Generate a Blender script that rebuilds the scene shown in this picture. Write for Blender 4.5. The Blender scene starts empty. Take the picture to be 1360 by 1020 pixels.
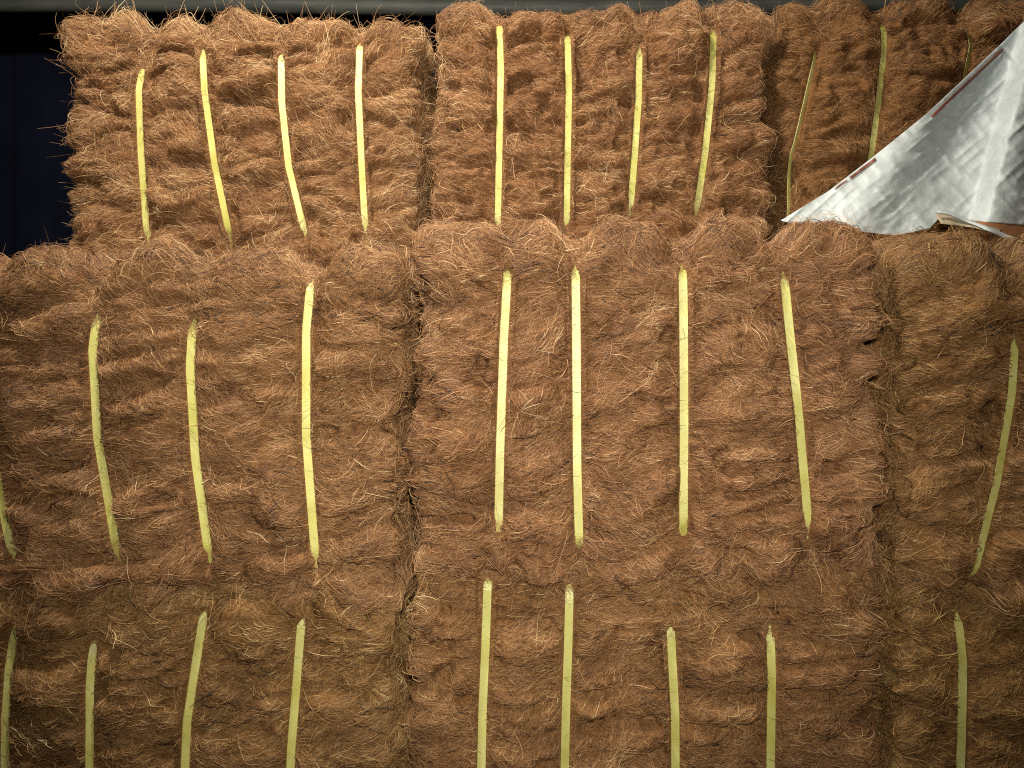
import bpy, math, random
import numpy as np

# ------------------------------------------------------------------ camera
scene = bpy.context.scene
rng = np.random.default_rng(11)
random.seed(11)
CZ = 1.09            # camera height, metres
D1 = 1.70            # distance to the front faces of the lower rows
D2 = 2.26            # distance to the front faces of the upper row
S = 0.0015 / D1      # tangent per photo pixel

cam_d = bpy.data.cameras.new("camera")
cam = bpy.data.objects.new("camera", cam_d)
scene.collection.objects.link(cam)
cam.location = (0, 0, CZ)
cam.rotation_euler = (math.radians(90), 0, 0)
cam_d.sensor_width = 36
cam_d.lens = 30.0
cam_d.clip_start = 0.02
cam_d.clip_end = 60
scene.camera = cam

# ------------------------------------------------------------------ light
world = bpy.data.worlds.new("World")
scene.world = world
world.use_nodes = True
bg = world.node_tree.nodes["Background"]
bg.inputs["Color"].default_value = (1.0, 0.86, 0.70, 1)
bg.inputs["Strength"].default_value = 0.018


def aim(o, target):
    d = np.array(target, float) - np.array(o.location)
    from mathutils import Vector
    o.rotation_euler = Vector(d).to_track_quat('-Z', 'Y').to_euler()


def lamp(name, kind, loc, target, watts, color, size, cone=None, blend=0.5):
    ld = bpy.data.lights.new(name, kind)
    ld.energy = watts
    ld.color = color
    if kind == 'AREA':
        ld.shape = 'DISK'
        ld.size = size
    else:
        ld.shadow_soft_size = size
    if cone:
        ld.spot_size = math.radians(cone)
        ld.spot_blend = blend
    o = bpy.data.objects.new(name, ld)
    scene.collection.objects.link(o)
    o.location = loc
    aim(o, target)
    return o


# a bare work lamp hung up high on the left, and the phone's own flash
lamp("work_lamp", 'POINT', (-0.55, 1.12, 2.72), (-0.30, 2.2, 1.55), 124, (1.0, 0.90, 0.77), 0.07)
lamp("camera_flash", 'SPOT', (0.02, -0.02, 1.22), (0.02, 1.7, 1.10), 112, (1.0, 0.92, 0.78), 0.03, cone=81, blend=1.0)

vs = scene.view_settings
vs.view_transform = 'Standard'
vs.look = 'None'
vs.gamma = 1.0
vs.exposure = 0.95
scene.cycles.use_denoising = False
scene.cycles.max_bounces = 6
scene.cycles.diffuse_bounces = 3
scene.cycles.glossy_bounces = 2
scene.cycles.filter_width = 1.15
scene.cycles.sample_clamp_indirect = 4


# ------------------------------------------------------------------ helpers
def px(x, y, Y):
    """a photo pixel as a point on the plane at distance Y"""
    return ((x - 680) * S * Y, Y, CZ - (y - 510) * S * Y)


TAB = rng.random((64, 64, 64)).astype(np.float32)


def noise(p, sx, sy, sz, off=(0, 0, 0)):
    """value noise, 0..1"""
    q = np.stack([p[:, 0] / sx + off[0], p[:, 1] / sy + off[1], p[:, 2] / sz + off[2]], 1).astype(np.float32)
    f = np.floor(q)
    t = q - f
    i = f.astype(np.int64) & 63
    j = (i + 1) & 63
    t = t * t * t * (t * (t * 6 - 15) + 10)
    x0, y0, z0 = i.T
    x1, y1, z1 = j.T
    tx, ty, tz = t.T
    a = TAB[x0, y0, z0] * (1 - tx) + TAB[x1, y0, z0] * tx
    b = TAB[x0, y1, z0] * (1 - tx) + TAB[x1, y1, z0] * tx
    c = TAB[x0, y0, z1] * (1 - tx) + TAB[x1, y0, z1] * tx
    d = TAB[x0, y1, z1] * (1 - tx) + TAB[x1, y1, z1] * tx
    e = a * (1 - ty) + b * ty
    g = c * (1 - ty) + d * ty
    return e * (1 - tz) + g * tz


def sstep(a, b, x):
    t = np.clip((x - a) / (b - a), 0, 1)
    return t * t * (3 - 2 * t)


def link(name, data, parent=None, mat=None, kind=None):
    o = bpy.data.objects.new(name, data)
    scene.collection.objects.link(o)
    if parent:
        o.parent = parent
    if mat:
        o.data.materials.append(mat)
    if kind:
        o["kind"] = kind
    return o


def mesh(name, verts, faces, smooth=True):
    me = bpy.data.meshes.new(name)
    me.from_pydata([tuple(v) for v in verts], [], [tuple(f) for f in faces])
    me.polygons.foreach_set("use_smooth", [smooth] * len(me.polygons))
    me.update()
    return me


def new_mat(name):
    m = bpy.data.materials.new(name)
    m.use_nodes = True
    nt = m.node_tree
    return m, nt, nt.nodes["Principled BSDF"]


def ramp(nt, stops):
    r = nt.nodes.new("ShaderNodeValToRGB")
    els = r.color_ramp.elements
    while len(els) < len(stops):
        els.new(0.5)
    for e, (p, c) in zip(els, stops):
        e.position = p
        e.color = (*c, 1)
    return r


# ------------------------------------------------------------------ materials
def fibre_mat(name, hue):
    """single strands: per-strand tone from dark husk to pale straw"""
    m, nt, b = new_mat(name)
    at = nt.nodes.new("ShaderNodeAttribute")
    at.attribute_name = "tone"
    hr, hg, hb = hue
    st = [(0.00, (0.016, 0.009, 0.006)), (0.12, (0.085, 0.038, 0.017)), (0.40, (0.240, 0.116, 0.056)),
          (0.70, (0.42, 0.228, 0.116)), (0.92, (0.62, 0.40, 0.225)), (1.0, (0.78, 0.61, 0.40))]
    r = ramp(nt, [(p, (c[0] * hr, c[1] * hg * 0.975, c[2] * hb * 0.95)) for p, c in st])
    nt.links.new(at.outputs["Fac"], r.inputs[0])
    nt.links.new(r.outputs[0], b.inputs["Base Color"])
    b.inputs["Roughness"].default_value = 0.48
    b.inputs["Specular IOR Level"].default_value = 0.42
    return m


def body_mat(name, hue):
    """the pressed fibre mass below the loose strands"""
    m, nt, b = new_mat(name)
    tc = nt.nodes.new("ShaderNodeTexCoord")
    mp = nt.nodes.new("ShaderNodeMapping")
    mp.inputs["Scale"].default_value = (55, 120, 300)
    n1 = nt.nodes.new("ShaderNodeTexNoise")
    n1.inputs["Scale"].default_value = 1.0
    n1.inputs["Detail"].default_value = 5
    n1.inputs["Distortion"].default_value = 1.6
    nt.links.new(tc.outputs["Object"], mp.inputs[0])
    nt.links.new(mp.outputs[0], n1.inputs["Vector"])
    hr, hg, hb = hue
    r = ramp(nt, [(0.30, (0.075 * hr, 0.034 * hg, 0.015 * hb)), (0.52, (0.19 * hr, 0.088 * hg, 0.038 * hb)),
                  (0.75, (0.33 * hr, 0.165 * hg, 0.072 * hb))])
    nt.links.new(n1.outputs[0], r.inputs[0])
    nt.links.new(r.outputs[0], b.inputs["Base Color"])
    bp = nt.nodes.new("ShaderNodeBump")
    bp.inputs["Strength"].default_value = 0.9
    bp.inputs["Distance"].default_value = 0.004
    nt.links.new(n1.outputs[0], bp.inputs["Height"])
    nt.links.new(bp.outputs[0], b.inputs["Normal"])
    b.inputs["Roughness"].default_value = 0.85
    b.inputs["Specular IOR Level"].default_value = 0.15
    return m


def strap_mat():
    m, nt, b = new_mat("strap_plastic")
    tc = nt.nodes.new("ShaderNodeTexCoord")
    n1 = nt.nodes.new("ShaderNodeTexNoise")
    n1.inputs["Scale"].default_value = 14
    n1.inputs["Detail"].default_value = 6
    nt.links.new(tc.outputs["Object"], n1.inputs["Vector"])
    r = ramp(nt, [(0.30, (0.36, 0.345, 0.075)), (0.55, (0.46, 0.45, 0.145)), (0.75, (0.52, 0.515, 0.21))])
    nt.links.new(n1.outputs[0], r.inputs[0])
    nt.links.new(r.outputs[0], b.inputs["Base Color"])
    n2 = nt.nodes.new("ShaderNodeTexNoise")
    n2.inputs["Scale"].default_value = 260
    nt.links.new(tc.outputs["Object"], n2.inputs["Vector"])
    bp = nt.nodes.new("ShaderNodeBump")
    bp.inputs["Strength"].default_value = 0.35
    bp.inputs["Distance"].default_value = 0.001
    nt.links.new(n2.outputs[0], bp.inputs["Height"])
    nt.links.new(bp.outputs[0], b.inputs["Normal"])
    b.inputs["Roughness"].default_value = 0.45
    return m


STRAP = strap_mat()


def plain_mat(name, c1, c2, scale, rough, metal=0.0, bump=0.0, stretch=(1, 1, 1)):
    m, nt, b = new_mat(name)
    tc = nt.nodes.new("ShaderNodeTexCoord")
    mp = nt.nodes.new("ShaderNodeMapping")
    mp.inputs["Scale"].default_value = stretch
    n1 = nt.nodes.new("ShaderNodeTexNoise")
    n1.inputs["Scale"].default_value = scale
    n1.inputs["Detail"].default_value = 7
    n1.inputs["Roughness"].default_value = 0.65
    nt.links.new(tc.outputs["Object"], mp.inputs[0])
    nt.links.new(mp.outputs[0], n1.inputs["Vector"])
    r = ramp(nt, [(0.32, c1), (0.68, c2)])
    nt.links.new(n1.outputs[0], r.inputs[0])
    nt.links.new(r.outputs[0], b.inputs["Base Color"])
    b.inputs["Roughness"].default_value = rough
    b.inputs["Metallic"].default_value = metal
    if bump:
        bp = nt.nodes.new("ShaderNodeBump")
        bp.inputs["Strength"].default_value = 0.6
        bp.inputs["Distance"].default_value = bump
        nt.links.new(n1.outputs[0], bp.inputs["Height"])
        nt.links.new(bp.outputs[0], b.inputs["Normal"])
    return m


# ------------------------------------------------------------------ the setting
def box(x0, x1, y0, y1, z0, z1):
    v = [(x, y, z) for x in (x0, x1) for y in (y0, y1) for z in (z0, z1)]
    f = [(0, 1, 3, 2), (4, 6, 7, 5), (0, 4, 5, 1), (2, 3, 7, 6), (0, 2, 6, 4), (1, 5, 7, 3)]
    return v, f


floor_m = plain_mat("floor_boards", (0.035, 0.028, 0.022), (0.075, 0.06, 0.045), 9, 0.85, bump=0.004)
v, f = box(-2.6, 2.6, -0.6, 3.9, -0.06, -0.012)
link("floor", mesh("floor", v, f, False), mat=floor_m, kind="structure")

# dark folded back wall of the load space
wall_m = plain_mat("dark_wall_paint", (0.002, 0.003, 0.008), (0.004, 0.0055, 0.014), 5, 0.95)
wall_m.node_tree.nodes["Principled BSDF"].inputs["Specular IOR Level"].default_value = 0.08
vv, ff = [], []
nx = 260
for i in range(nx + 1):
    x = -2.6 + 5.2 * i / nx
    ph = (x / 0.26) % 1.0
    d = 0.012 * float(sstep(0.0, 0.12, ph) - sstep(0.5, 0.62, ph))
    vv += [(x, 3.55 - d, -0.012), (x, 3.55 - d, 2.9)]
for i in range(nx):
    ff.append((2 * i, 2 * i + 2, 2 * i + 3, 2 * i + 1))
link("back_wall", mesh("back_wall", vv, ff, False), mat=wall_m, kind="structure")

# ------------------------------------------------------------------ the bales
class Bale:
    pass


def make_bale(label, x0, x1, z0, z1, Y, depth, r, straps, hue, seed, n_fibre, pil, fold, top_pil, light=0.0, dark_spots=(), wisp=0.0):  # hue paints the light's olive cast towards the corners into the fibre colour
    """straps: list of (pixel polyline, twist, width). x0.. in metres, Y the front plane."""
    b = Bale()
    b.c = np.array([(x0 + x1) / 2, Y + depth / 2, (z0 + z1) / 2])
    b.h = np.array([(x1 - x0) / 2, depth / 2, (z1 - z0) / 2])
    b.r = r
    rs = np.random.default_rng(seed)
    off = rs.random(3) * 50
    base = np.array([b.c[0], b.c[1], z0])
    b.straps = []
    for pts, twist, wid in straps:
        w = [px(p[0], p[1], Y) for p in pts]
        zs = np.array([q[2] for q in w])[::-1]
        xs = np.array([q[0] for q in w])[::-1]
        b.straps.append((zs, xs, twist, wid))

    def project(q):
        l = q - b.c
        inner = np.clip(l, -(b.h - r), b.h - r)
        d = l - inner
        L = np.linalg.norm(d, axis=1, keepdims=True)
        n = d / np.maximum(L, 1e-9)
        return b.c + inner + n * r, n

    def strap_info(q, n):
        """signed distance to the nearest strap, whether that stretch is bare, distance from its bare ends"""
        best = np.full(len(q), 9.0)
        e = np.zeros(len(q))
        front = sstep(0.55, 0.9, -n[:, 1])
        for zs, xs, tw, wd in b.straps:
            dx = q[:, 0] - np.interp(q[:, 2], zs, xs)
            m = np.abs(dx) < np.abs(best)
            best = np.where(m, dx, best)
            e = np.where(m, np.minimum(q[:, 2] - zs[0], zs[-1] - q[:, 2]), e)
        e = np.where(front > 0.02, e, -1.0)
        return best, sstep(-0.055, 0.035, e) * front, e

    def disp(q, n):
        wx = noise(q, 0.11, 0.11, 0.11, off + 7) - 0.5
        qw = q + np.stack([0.05 * wx, 0 * wx, 0.045 * wx], 1)
        n0 = noise(q, 0.33, 0.33, 0.28, off)

        def rot(a):
            c_, s_ = math.cos(a), math.sin(a)
            return np.stack([qw[:, 0] * c_ - qw[:, 2] * s_, qw[:, 1], qw[:, 0] * s_ + qw[:, 2] * c_], 1)
        qa, qb = rot(0.10), rot(-0.13)
        n1 = 0.45 * noise(qa, 0.17, 0.13, 0.080, off + 3) + 0.55 * noise(qb, 0.15, 0.15, 0.046, off + 53)
        n2 = noise(qb, 0.065, 0.05, 0.024, off + 11)
        n3 = noise(q, 0.017, 0.014, 0.010, off + 19)
        top = sstep(0.25, 0.8, n[:, 2])
        d = 0.030 * (n0 - 0.5) + 1.75 * fold * (np.abs(2 * n1 - 1) ** 0.75 - 0.36) * (1 - 0.5 * top)
        d += 0.018 * (np.abs(2 * n2 - 1) ** 0.8 - 0.42) + 0.006 * (n3 - 0.5)
        # scattered torn pits
        n4 = noise(qw, 0.05, 0.05, 0.03, off + 41)
        d -= 0.030 * sstep(0.74, 0.92, n4) * (1 - top)
        d += top * 0.040 * (noise(q, 0.085, 0.085, 0.3, off + 67) - 0.5)
        s, vis, e = strap_info(q, n)
        a = np.abs(s)
        bite = 0.35 + 1.1 * noise(q, 0.10, 5.0, 5.0, off + 37)
        edge = np.clip(1 - np.max(np.abs(n), axis=1), 0, 0.42) / 0.42
        P = pil + (top_pil * bite - pil) * np.maximum(top, edge * 0.8)
        d += P * (sstep(0.004, 0.062, a) - 0.55)
        side = sstep(0.55, 1.0, np.abs(n[:, 0]))
        d = d * (1 - 0.45 * side) + side * (0.055 * (noise(q, 0.5, 0.2, 0.11, off + 61) - 0.5) - 0.022)
        # the bare groove narrows to nothing where the band dives into the fibre
        gw = 0.0165 * sstep(-0.026, 0.034, e + 0.022 * (n3 - 0.5) + 0.03 * (n2 - 0.5))
        near = np.exp(-(a / np.maximum(gw, 1e-4)) ** 4)
        ds = DS_BARE * vis + DS_DEEP * (1 - vis)
        d = np.where(a < 0.02, np.maximum(d, ds + 0.005), d)
        return d * (1 - near) + (ds - 0.002) * near

    DS_BARE, DS_DEEP = -0.010, -0.034
    root = bpy.data.objects.new("fibre_bale", None)
    scene.collection.objects.link(root)
    root.location = base
    root.empty_display_size = 0.1
    root["label"] = label
    root["category"] = "fibre bale"
    root["group"] = "strapped bales of brown fibre in the stack"

    # --- pressed body
    NX, NY, NZ = 132, 54, 98

    def ticks(n, bias=False):
        t = np.linspace(0, 1, n + 1)
        if bias:
            t = t ** 1.7
        return t * 2 - 1
    tx, ty, tz = ticks(NX), ticks(NY, True), ticks(NZ)
    idx, verts = {}, []
    faces = []

    def grid(fix, val, A, B, flip):
        g = np.empty((len(A), len(B)), int)
        for i, a_ in enumerate(A):
            for j, b_ in enumerate(B):
                p = [0, 0, 0]
                p[fix] = val
                o = [k for k in range(3) if k != fix]
                p[o[0]] = a_
                p[o[1]] = b_
                k = (round(p[0], 5), round(p[1], 5), round(p[2], 5))
                if k not in idx:
                    idx[k] = len(verts)
                    verts.append(p)
                g[i, j] = idx[k]
        for i in range(len(A) - 1):
            for j in range(len(B) - 1):
                q = (g[i, j], g[i + 1, j], g[i + 1, j + 1], g[i, j + 1])
                faces.append(q[::-1] if flip else q)
    grid(1, -1, tx, tz, False)
    grid(1, 1, tx, tz, True)
    grid(2, 1, tx, ty, False)
    grid(2, -1, tx, ty, True)
    grid(0, 1, ty, tz, False)
    grid(0, -1, ty, tz, True)
    q, n = project(b.c + np.array(verts) * b.h * 1.0)
    p = q + n * disp(q, n)[:, None]
    me = mesh("fibre_body", p - base, faces)
    link("fibre_body", me, root, body_mat("pressed_fibre", hue))

    # --- straps: closed flat bands round the bale
    for zs, xs, tw, wd in b.straps:
        hy, hz = b.h[1], b.h[2]
        path = []
        for t in np.linspace(hz - r, -(hz - r), 90):
            path.append((-hy, t, -1, 0))
        for a in np.linspace(0, 90, 9)[1:]:
            a = math.radians(a)
            path.append((-(hy - r) - r * math.cos(a), -(hz - r) - r * math.sin(a), -math.cos(a), -math.sin(a)))
        for t in np.linspace(-(hy - r), hy - r, 10)[1:]:
            path.append((t, -hz, 0, -1))
        for a in np.linspace(0, 90, 7)[1:]:
            a = math.radians(a)
            path.append(((hy - r) + r * math.sin(a), -(hz - r) - r * math.cos(a), math.sin(a), -math.cos(a)))
        for t in np.linspace(-(hz - r), hz - r, 14)[1:]:
            path.append((hy, t, 1, 0))
        for a in np.linspace(0, 90, 7)[1:]:
            a = math.radians(a)
            path.append(((hy - r) + r * math.cos(a), (hz - r) + r * math.sin(a), math.cos(a), math.sin(a)))
        for t in np.linspace(hy - r, -(hy - r), 10)[1:]:
            path.append((t, hz, 0, 1))
        for a in np.linspace(0, 90, 9)[1:-1]:
            a = math.radians(a)
            path.append((-(hy - r) - r * math.sin(a), (hz - r) + r * math.cos(a), -math.sin(a), math.cos(a)))
        P = np.array(path)
        q = np.stack([np.zeros(len(P)), b.c[1] + P[:, 0], b.c[2] + P[:, 1]], 1)
        q[:, 0] = np.interp(q[:, 2], zs, xs)
        n = np.stack([np.zeros(len(P)), P[:, 2], P[:, 3]], 1)
        s, vis, e = strap_info(q, n)
        q = q + n * (DS_BARE * vis + DS_DEEP * (1 - vis) + 0.0015 * vis * (noise(q, 0.06, 0.06, 0.06, off) - 0.5))[:, None]
        tan = np.roll(q, -1, 0) - np.roll(q, 1, 0)
        tan /= np.linalg.norm(tan, axis=1, keepdims=True)
        side = np.cross(tan, n)
        side /= np.linalg.norm(side, axis=1, keepdims=True)
        nn = np.cross(side, tan)
        tww = math.radians(tw) + math.radians(7) * (noise(q, 0.14, 0.14, 0.14, off + 5) - 0.5)[:, None] * 2
        sd = side * np.cos(tww) + nn * np.sin(tww)
        n2 = np.cross(sd, tan)
        if np.sum(n2 * n) < 0:
            n2 = -n2
        hw, th = wd / 2, 0.0009
        secs = [(-hw, 0), (-hw * 0.96, th), (hw * 0.96, th), (hw, 0), (hw * 0.96, -th * 0.4), (-hw * 0.96, -th * 0.4)]
        V = np.concatenate([q + sd * a + n2 * c for a, c in secs], 0)
        L, K = len(q), len(secs)
        F = []
        for i in range(L):
            i2 = (i + 1) % L
            for k in range(K):
                k2 = (k + 1) % K
                F.append((k * L + i, k * L + i2, k2 * L + i2, k2 * L + i))
        link("strap", mesh("strap", V - base, F, False), root, STRAP)

    # --- loose strands lying in locks over the surface
    def strands(count, lock, len_mu, rad_mu, lift_mu, stray, tone_mu, tone_sd, npt=5, jit=0.22, edge=False, curl=7, ltone=0.11):
        nl = max(1, count // lock)
        # lock centres on front, top strip and both sides
        hx, hy, hz = b.h
        sd_ = min(0.30, depth)
        areas = np.array([4 * hx * hz, 2 * hx * sd_, 2 * hz * sd_ * 0.8, 2 * hz * sd_ * 0.8])
        if edge:
            areas = areas * np.array([0.15, 1.0, 1.2, 1.2])
        which = rs.choice(4, nl, p=areas / areas.sum())
        u, v = rs.random(nl) * 2 - 1, rs.random(nl) * 2 - 1
        dd = -hy + sd_ * rs.random(nl) ** 1.4
        l = np.zeros((nl, 3))
        l[:, 0] = np.where(which < 2, u * hx, np.where(which == 2, -hx, hx))
        l[:, 1] = np.where(which == 0, -hy, dd)
        l[:, 2] = np.where(which == 1, hz, v * hz)
        lc = b.c + l
        ang_l = rs.normal(0, 0.36, nl)
        curv_l = rs.normal(0, 11, nl)
        tone_l = rs.normal(0, ltone, nl)
        lift_l = np.abs(rs.normal(0, lift_mu, nl))
        k = np.repeat(np.arange(nl), lock)
        m = len(k)
        q = lc[k] + rs.normal(0, 0.011, (m, 3))
        q, n = project(q)
        t_ax = np.array([1.0, 0.0, 0.0])
        # strand heading: mainly along the pressed layers, swirling from place to place
        nz1 = noise(q, 0.085, 0.085, 0.07, off + 23) - 0.5
        nz2 = noise(q, 0.21, 0.21, 0.21, off + 29) - 0.5
        ang = 1.9 * nz1 + 1.0 * nz2 + ang_l[k] + rs.normal(0, jit, m)
        # strands are drawn in towards the pinched strap ends
        for zs, xs, tw, wd in b.straps:
            for ze, xe in ((zs[0] - 0.015, xs[0]), (zs[-1] + 0.015, xs[-1])):
                ex, ez = q[:, 0] - xe, q[:, 2] - ze
                rr = np.hypot(ex, ez)
                wgt = np.exp(-(rr / 0.055) ** 2) * sstep(0.3, 0.7, -n[:, 1]) * 0.85
                ra = np.arctan2(ez, ex)
                ra = np.where(np.cos(ra - ang) < 0, ra + math.pi, ra)
                dlt = np.arctan2(np.sin(ra - ang), np.cos(ra - ang))
                ang = ang + wgt * dlt
        ang += math.pi * (rs.random(m) < 0.5)

        def frame(n):
            e1 = t_ax - n * n[:, :1]
            bad = np.linalg.norm(e1, axis=1) < 0.25
            e1[bad] = np.array([0, 1.0, 0]) - n[bad] * n[bad, 1:2]
            e1 /= np.linalg.norm(e1, axis=1, keepdims=True)
            return e1, np.cross(n, e1)
        e1, e2 = frame(n)
        dr = e1 * np.cos(ang)[:, None] - e2 * np.sin(ang)[:, None]
        length = np.clip(rs.lognormal(math.log(len_mu), 0.45, m), 0.008, 0.14)
        ds = (length / (npt - 1))[:, None]
        curv = curv_l[k] + rs.normal(0, curl, m)
        wob = rs.normal(0, curl * 1.2, (m, npt))
        lift0 = lift_l[k] + rs.normal(0.0005, 0.0016, m)
        arch = np.abs(rs.normal(0, lift_mu * 0.8, m))
        is_stray = rs.random(m) < stray
        tipl = np.where(is_stray, np.abs(rs.normal(0.012, 0.014 + 0.06 * wisp * edge, m)), 0) + rs.normal(0, 0.0012, m)
        over = rs.random(m)
        pts = np.empty((m, npt, 3), np.float32)
        for s_ in range(npt):
            t = s_ / (npt - 1)
            lift = lift0 + arch * math.sin(math.pi * t) + tipl * t * t
            d = disp(q, n)
            sdist, vis, e = strap_info(q, n)
            # how likely a strand lies over the band: rare in the middle, common at its ends
            pr = np.maximum(0.014, 0.25 * np.exp(-(np.maximum(e, 0) / 0.022) ** 2))
            lim = 0.012 * sstep(-0.024, 0.040, e + 0.05 * (over - 0.5))
            band = (np.abs(sdist) < 0.0125) & (e > -0.026) & (vis > 0.02)
            under = band & (np.abs(sdist) < lim) & (over > pr)
            onb = band & ~under
            lift = np.where(under, -0.006, np.where(onb, 0.0036 + 0.25 * lift, lift))
            pts[:, s_] = q + n * (d + lift)[:, None]
            turn = (curv + wob[:, s_])[:, None] * ds
            dr = dr + np.cross(n, dr) * turn
            dr -= n * np.sum(dr * n, 1, keepdims=True)
            dr /= np.maximum(np.linalg.norm(dr, axis=1, keepdims=True), 1e-6)
            q, n = project(q + dr * ds)
        tone = 0.5 * (noise(pts[:, 0], 0.07, 0.07, 0.05, off + 31) - 0.5) * 0.55 + tone_mu + tone_l[k] + rs.normal(0, tone_sd, m) + light
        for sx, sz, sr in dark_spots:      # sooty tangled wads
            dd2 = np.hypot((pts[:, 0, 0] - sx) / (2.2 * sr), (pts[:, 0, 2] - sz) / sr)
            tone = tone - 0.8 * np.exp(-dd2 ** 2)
        rad = np.clip(rs.lognormal(math.log(rad_mu), 0.35, m), 0.00010, 0.0011)
        tp = np.linspace(0, 1, npt)
        prof = 0.35 + 0.65 * np.sqrt(np.clip(np.sin(np.pi * (0.06 + 0.88 * tp)), 0, 1))
        R = rad[:, None] * prof[None]
        return pts, R, np.clip(tone, 0, 1)

    sets = [
        strands(int(n_fibre * 1.75), 18, 0.016, 0.00019, 0.0036, 0.004, 0.40, 0.16),
        strands(int(n_fibre * 0.75), 16, 0.024, 0.00023, 0.0060, 0.010, 0.50 + light, 0.13, jit=0.22, ltone=0.14),
        strands(int(n_fibre * 0.050), 5, 0.034, 0.00028, 0.0080, 0.08, 0.62 + light, 0.14, jit=0.4, curl=9),
        strands(int(n_fibre * 0.095), 6, 0.024, 0.00034, 0.0070, 0.01, 0.06, 0.05, jit=0.3),
        strands(int(n_fibre * 0.050), 3, 0.040, 0.00027, 0.007, 0.30 + wisp, 0.56 + light, 0.16, jit=1.0, edge=True, curl=12),
    ]
    npt = sets[0][0].shape[1]
    pts = np.concatenate([s[0] for s in sets]) - base
    rad = np.concatenate([s[1] for s in sets])
    tone = np.concatenate([s[2] for s in sets])
    hc = bpy.data.hair_curves.new("loose_fibre")
    hc.add_curves([npt] * len(pts))
    hc.attributes["position"].data.foreach_set("vector", pts.astype(np.float32).ravel())
    ra = hc.attributes.get("radius") or hc.attributes.new("radius", 'FLOAT', 'POINT')
    ra.data.foreach_set("value", rad.astype(np.float32).ravel())
    ta = hc.attributes.new("tone", 'FLOAT', 'CURVE')
    ta.data.foreach_set("value", tone.astype(np.float32))
    link("loose_fibre", hc, root, fibre_mat("coir_strand", hue), kind="stuff")
    return b


def wx(p, Y):
    return (p - 680) * S * Y


W1, W2 = 0.0172, 0.0172
# upper row ----------------------------------------------------------
make_bale("uppermost-row fibre bale with shaggy free end beside the dark gap",
          wx(82, D2), wx(568, D2), 1.365, 2.062, D2, 0.8, 0.085,
          [([(187, 88), (182, 118), (185, 200), (193, 312)], 0, W2),
           ([(267, 66), (270, 120), (283, 215), (303, 310)], 0, W2),
           ([(372, 70), (373, 135), (382, 220), (403, 306)], 12, W2),
           ([(477, 50), (475, 120), (479, 210), (484, 300)], 0, W2)],
          (1.0, 1.03, 0.93), 21, 42000, 0.022, 0.043, 0.032, 0.09, wisp=0.25)
make_bale("uppermost-row fibre bale between the shaggy end bale and the pale sheet",
          wx(576, D2), wx(1030, D2), 1.375, 2.098, D2, 0.8, 0.085,
          [([(663, 22), (665, 90), (663, 200), (661, 297)], 0, W2),
           ([(754, 44), (756, 120), (754, 220), (753, 297)], 0, W2),
           ([(850, 64), (849, 130), (843, 215), (838, 277)], 0, W2),
           ([(949, 34), (947, 110), (938, 200), (927, 274)], 0, W2)],
          (1.0, 1.0, 0.90), 22, 42000, 0.022, 0.038, 0.036, 0.05)
make_bale("dim uppermost-row fibre bale half hidden by the pale sheet",
          wx(1046, D2), wx(1530, D2), 1.375, 2.128, D2 + 0.03, 0.8, 0.085,
          [([(1086, 66), (1076, 110), (1062, 170), (1053, 205)], 36, 0.012),
           ([(1176, 28), (1176, 70), (1168, 140), (1156, 230)], 10, W2),
           ([(1288, 36), (1292, 60), (1284, 100), (1272, 200)], 35, W2),
           ([(1400, 40), (1400, 70), (1392, 130), (1385, 220)], 0, W2)],
          (0.95, 0.96, 0.76), 23, 30000, 0.020, 0.034, 0.036)
# middle row ----------------------------------------------------------
make_bale("middle-row fibre bale beneath the shaggy end bale of the uppermost row",
          wx(-118, D1), wx(536, D1), 0.645, 1.345, D1, 1.0, 0.080,
          [([(-22, 440), (-20, 560), (-4, 660), (3, 690), (12, 738)], 10, W1),
           ([(125, 420), (120, 465), (126, 580), (153, 738)], 0, W1),
           ([(253, 430), (250, 490), (257, 610), (276, 746)], 0, W1),
           ([(412, 364), (405, 440), (405, 580), (418, 752)], 0, W1)],
          (0.98, 1.02, 0.90), 31, 60000, 0.016, 0.029, 0.044)
make_bale("middle-row fibre bale holding up the low corner of the pale sheet",
          wx(547, D1), wx(1172, D1), 0.700, 1.395, D1, 1.0, 0.080,
          [([(674, 362), (669, 450), (664, 600), (662, 706)], 0, W1),
           ([(765, 352), (766, 450), (767, 620), (770, 732)], 0, W1),
           ([(908, 352), (909, 400), (910, 560), (909, 710)], 0, W1),
           ([(1044, 368), (1050, 430), (1064, 560), (1077, 712)], 0, W1)],
          (1.0, 1.02, 0.94), 32, 64000, 0.016, 0.030, 0.046)
make_bale("middle-row fibre bale under the loose hem of the pale sheet",
          wx(1190, D1), wx(1820, D1), 0.640, 1.350, D1 + 0.01, 1.0, 0.080,
          [([(1352, 446), (1348, 520), (1328, 640), (1295, 772)], 8, W1),
           ([(1478, 400), (1474, 520), (1470, 620), (1460, 740)], 0, W1),
           ([(1600, 400), (1600, 520), (1600, 620), (1600, 740)], 0, W1)],
          (0.96, 1.03, 0.82), 33, 46000, 0.015, 0.030, 0.044,
          dark_spots=[(px(1335, 336, D1)[0], px(1335, 336, D1)[2], 0.020)])
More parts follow.
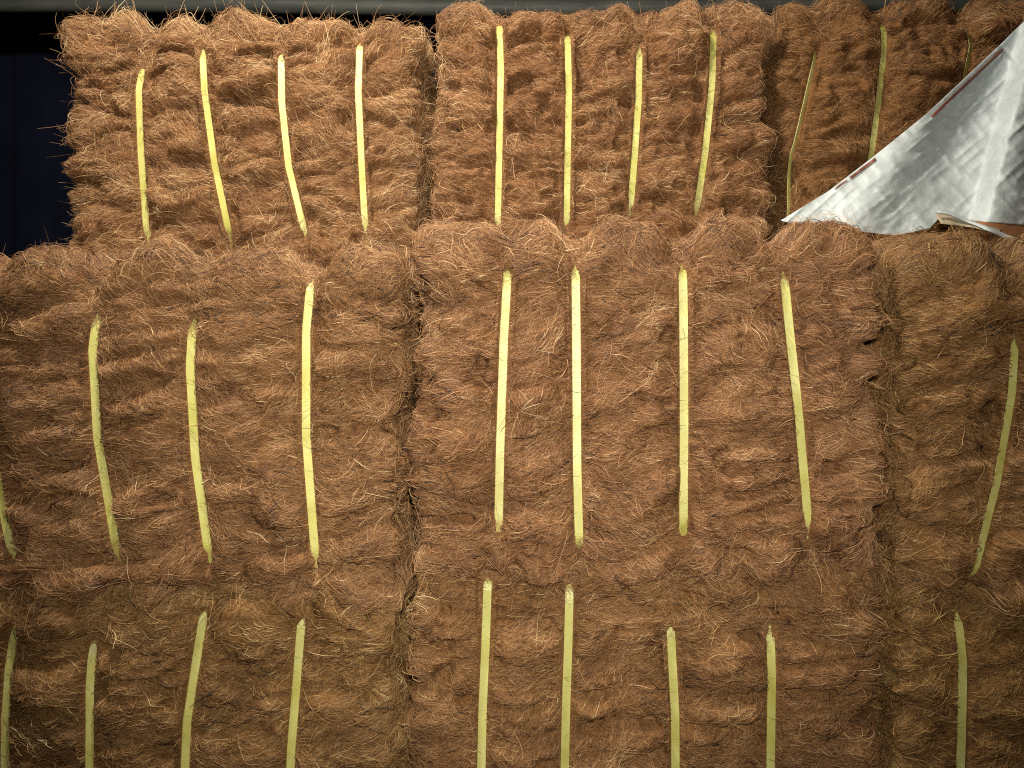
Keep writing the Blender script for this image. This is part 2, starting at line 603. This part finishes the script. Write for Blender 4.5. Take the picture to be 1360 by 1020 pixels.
# bottom row ----------------------------------------------------------
make_bale("bottom-row fibre bale with four slanting straps, below the dark gap",
          wx(-118, D1), wx(525, D1), 0.02, 0.690, D1 + 0.015, 1.0, 0.072,
          [([(16, 836), (8, 890), (3, 960), (2, 1150)], 0, W1),
           ([(120, 860), (116, 920), (116, 1020), (116, 1150)], 14, 0.016),
           ([(269, 812), (258, 880), (246, 960), (238, 1150)], 0, W1),
           ([(399, 822), (393, 900), (385, 1000), (380, 1150)], 0, W1)],
          (0.96, 1.05, 0.82), 41, 48000, 0.013, 0.026, 0.028)
make_bale("bottom-row fibre bale beneath the bale that holds the sheet corner",
          wx(538, D1), wx(1186, D1), 0.02, 0.745, D1 + 0.015, 1.0, 0.072,
          [([(648, 762), (645, 850), (641, 940), (636, 1150)], 0, W1),
           ([(757, 782), (755, 860), (752, 950), (748, 1150)], 0, W1),
           ([(892, 832), (894, 880), (898, 950), (899, 1150)], 0, W1),
           ([(1025, 838), (1027, 900), (1026, 980), (1023, 1150)], 0, W1)],
          (0.98, 1.03, 0.88), 42, 52000, 0.013, 0.026, 0.028)
make_bale("bottom-row fibre bale beneath the bale under the loose hem",
          wx(1192, D1), wx(1824, D1), 0.02, 0.685, D1 + 0.015, 1.0, 0.072,
          [([(1276, 820), (1282, 880), (1281, 950), (1275, 1150)], 0, W1),
           ([(1410, 820), (1410, 880), (1408, 950), (1405, 1150)], 0, W1),
           ([(1560, 820), (1560, 880), (1560, 950), (1560, 1150)], 0, W1)],
          (0.95, 1.05, 0.74), 43, 40000, 0.013, 0.026, 0.028)

# ------------------------------------------------------------------ steel rail above the load
YR = 3.22
rail_m = plain_mat("weathered_rail_paint", (0.016, 0.020, 0.018), (0.060, 0.066, 0.056), 7, 0.7, metal=0.0, bump=0.002, stretch=(0.6, 3, 5))
root = bpy.data.objects.new("steel_rail", None)
scene.collection.objects.link(root)
zr = px(0, 24, YR)[2]
root.location = (0, YR, zr)
root["label"] = "grey-green steel rail running above and behind the uppermost row"
root["category"] = "rail"
# rounded lower tube and the flat web over it
N, R_ = 16, 0.030
sect = [(R_ * math.sin(a), R_ - R_ * math.cos(a)) for a in np.linspace(0, 2 * math.pi, N, endpoint=False)]
V, F = [], []
xsn = np.linspace(-2.5, 2.5, 60)
for x in xsn:
    sag = 0.016 * math.exp(-((x - 0.1) / 0.9) ** 2)
    V += [(x, a, c - sag + 0.022) for a, c in sect]
for i in range(len(xsn) - 1):
    for k in range(N):
        F.append((i * N + k, (i + 1) * N + k, (i + 1) * N + (k + 1) % N, i * N + (k + 1) % N))
link("lower_tube", mesh("lower_tube", V, F), root, rail_m)
v, f = box(-2.5, 2.5, 0.006, 0.014, 0.070, 0.30)
link("upper_web", mesh("upper_web", v, f, False), root, rail_m)

# ------------------------------------------------------------------ pale woven sheet
def sheet_mat():
    m, nt, b = new_mat("woven_sheet")
    tc = nt.nodes.new("ShaderNodeTexCoord")
    n1 = nt.nodes.new("ShaderNodeTexNoise")
    n1.inputs["Scale"].default_value = 16
    n1.inputs["Detail"].default_value = 8
    n1.inputs["Roughness"].default_value = 0.7
    nt.links.new(tc.outputs["Object"], n1.inputs["Vector"])
    r = ramp(nt, [(0.35, (0.38, 0.425, 0.43)), (0.62, (0.52, 0.585, 0.595))])
    nt.links.new(n1.outputs[0], r.inputs[0])
    nt.links.new(r.outputs[0], b.inputs["Base Color"])
    vo = nt.nodes.new("ShaderNodeTexVoronoi")
    vo.feature = 'DISTANCE_TO_EDGE'
    vo.inputs["Scale"].default_value = 26
    nt.links.new(tc.outputs["Object"], vo.inputs["Vector"])
    n2 = nt.nodes.new("ShaderNodeTexNoise")
    n2.inputs["Scale"].default_value = 150
    n2.inputs["Detail"].default_value = 4
    nt.links.new(tc.outputs["Object"], n2.inputs["Vector"])
    b1 = nt.nodes.new("ShaderNodeBump")
    b1.inputs["Strength"].default_value = 0.16
    b1.inputs["Distance"].default_value = 0.006
    nt.links.new(vo.outputs["Distance"], b1.inputs["Height"])
    b2 = nt.nodes.new("ShaderNodeBump")
    b2.inputs["Strength"].default_value = 0.4
    b2.inputs["Distance"].default_value = 0.0015
    nt.links.new(n2.outputs[0], b2.inputs["Height"])
    nt.links.new(b1.outputs[0], b2.inputs["Normal"])
    nt.links.new(b2.outputs[0], b.inputs["Normal"])
    b.inputs["Roughness"].default_value = 0.52
    b.inputs["Specular IOR Level"].default_value = 0.45
    return m


SHEET = sheet_mat()
PRINT = plain_mat("faded_red_print", (0.13, 0.040, 0.028), (0.20, 0.075, 0.05), 40, 0.5)
BEIGE = plain_mat("sheet_underside", (0.30, 0.25, 0.16), (0.42, 0.36, 0.25), 20, 0.7)
RUST = plain_mat("brown_lining", (0.20, 0.085, 0.030), (0.28, 0.12, 0.045), 15, 0.7)

root = bpy.data.objects.new("woven_sheet", None)
scene.collection.objects.link(root)
sb = np.array(px(1200, 312, 1.98))
root.location = sb
root["label"] = "crumpled silvery white woven sheet draped diagonally over the upper bales"
root["category"] = "sheet"

EDGE = np.array([(1038, 292), (1100, 254), (1160, 208), (1232, 150), (1328, 60), (1362, 26), (1420, -36), (1530, -150)], float)   # free edge
HEM = np.array([(1038, 293), (1075, 303), (1130, 306), (1190, 313), (1235, 303), (1251, 286), (1290, 293), (1365, 299), (1470, 304), (1600, 306)], float)


def along(P, t):
    L = np.concatenate([[0], np.cumsum(np.linalg.norm(np.diff(P, axis=0), axis=1))])
    s = np.asarray(t) * L[-1]
    return np.stack([np.interp(s, L, P[:, 0]), np.interp(s, L, P[:, 1])], -1)


def sheet_y(xp, yp):
    """distance of the sheet at a photo pixel: it leans back from the hem towards the upper bales and carries folds"""
    xp, yp = np.asarray(xp, float), np.asarray(yp, float)
    up = np.clip((310 - yp) / 300, -0.2, 1.3)
    y = 2.02 + 0.10 * up
    # broad fold: the cloth falls away to the right, then jumps forward over a ridge and falls away again
    xr = 1352 - 0.26 * (yp - 60)
    d = xp - xr
    y = y + 0.050 * sstep(-135, -6, d) - 0.068 * sstep(-8, 22, d) + 0.045 * sstep(24, 90, d)
    # a second soft fold near the low corner
    d2 = (xp - 1165) * 0.82 + (yp - 250) * 0.57
    y = y - 0.018 * np.exp(-(d2 / 26) ** 2) + 0.012 * np.exp(-((d2 - 55) / 26) ** 2)
    # sharp double crease across the upper corner
    d3 = (yp - 62) - (xp - 1322) * 0.98
    y = y - 0.006 * np.exp(-(d3 / 3.5) ** 2) + 0.005 * np.exp(-((d3 + 9) / 4) ** 2)
    P = np.stack([xp * 0.0018, 0 * xp, yp * 0.0018], -1).reshape(-1, 3)
    c, s = math.cos(0.72), math.sin(0.72)
    Q = np.stack([P[:, 0] * c - P[:, 2] * s, P[:, 1], P[:, 0] * s + P[:, 2] * c], 1)
    w = 0.020 * (np.abs(2 * noise(Q, 0.035, 1, 0.11) - 1) - 0.4) + 0.012 * (np.abs(2 * noise(Q, 0.075, 1, 0.022, (5, 3, 9)) - 1) - 0.4)
    w += 0.006 * (np.abs(2 * noise(Q, 0.013, 1, 0.022, (1, 13, 4)) - 1) - 0.4)
    return y + 0.36 * w.reshape(xp.shape)


NU, NV = 210, 150
tu = np.linspace(0, 1, NU)
E, H = along(EDGE, tu), along(HEM, tu)
tv = np.linspace(0, 1, NV)[:, None, None]
G = E[None] * (1 - tv) + H[None] * tv
Yg = sheet_y(G[..., 0], G[..., 1])
# the hem is lifted a little and rolls
X = (G[..., 0] - 680) * S * Yg
Z = CZ - (G[..., 1] - 510) * S * Yg
V = np.stack([X, Yg, Z], -1).reshape(-1, 3) - sb
F = []
for j in range(NV - 1):
    for i in range(NU - 1):
        F.append((j * NU + i, j * NU + i + 1, (j + 1) * NU + i + 1, (j + 1) * NU + i))
o = link("cloth", mesh("cloth", V, F), root, SHEET)
md = o.modifiers.new("thickness", 'SOLIDIFY')
md.thickness = 0.0012
md.offset = 1


def strip(name, P0, P1, mat, dy0, dy1, n=30, thick=0.001):
    """a band between two pixel curves, dy metres in front of the sheet"""
    A, B = along(np.array(P0, float), np.linspace(0, 1, n)), along(np.array(P1, float), np.linspace(0, 1, n))
    V = []
    for k in range(5):
        t = k / 4
        C = A * (1 - t) + B * t
        y = sheet_y(C[:, 0], C[:, 1]) - (dy0 * (1 - t) + dy1 * t)
        V.append(np.stack([(C[:, 0] - 680) * S * y, y, CZ - (C[:, 1] - 510) * S * y], 1))
    V = np.concatenate(V) - sb
    F = [(k * n + i, k * n + i + 1, (k + 1) * n + i + 1, (k + 1) * n + i) for k in range(4) for i in range(n - 1)]
    o = link(name, mesh(name, V, F), root, mat)
    m = o.modifiers.new("thickness", 'SOLIDIFY')
    m.thickness = thick
    m.offset = 0
    return o


strip("printed_stripe", [(1236, 154), (1331, 64)], [(1239, 156.3), (1333.7, 67)], PRINT, 0.003, 0.003)
strip("printed_stripe", [(1128, 235), (1162, 209.5)], [(1131, 237.5), (1164, 212.5)], PRINT, 0.003, 0.003)
strip("printed_stripe", [(1108, 250.5), (1124, 238.5)], [(1109.5, 251.5), (1125.5, 239.5)], PRINT, 0.003, 0.003)
strip("hem_underside", [(1241, 283), (1262, 283), (1290, 293), (1330, 305)], [(1250, 297), (1266, 299), (1292, 302), (1330, 312)], BEIGE, 0.004, 0.022)
strip("brown_lining", [(1288, 290), (1320, 292), (1362, 296), (1400, 298)], [(1292, 300), (1320, 311), (1362, 318), (1400, 322)], RUST, -0.006, 0.012)
strip("rolled_hem", [(1244, 280), (1262, 282), (1290, 294), (1330, 309), (1364, 325), (1410, 340)],
      [(1245, 282), (1261, 285), (1289, 297), (1328, 313), (1362, 329), (1408, 345)], SHEET, 0.024, 0.030, thick=0.004)
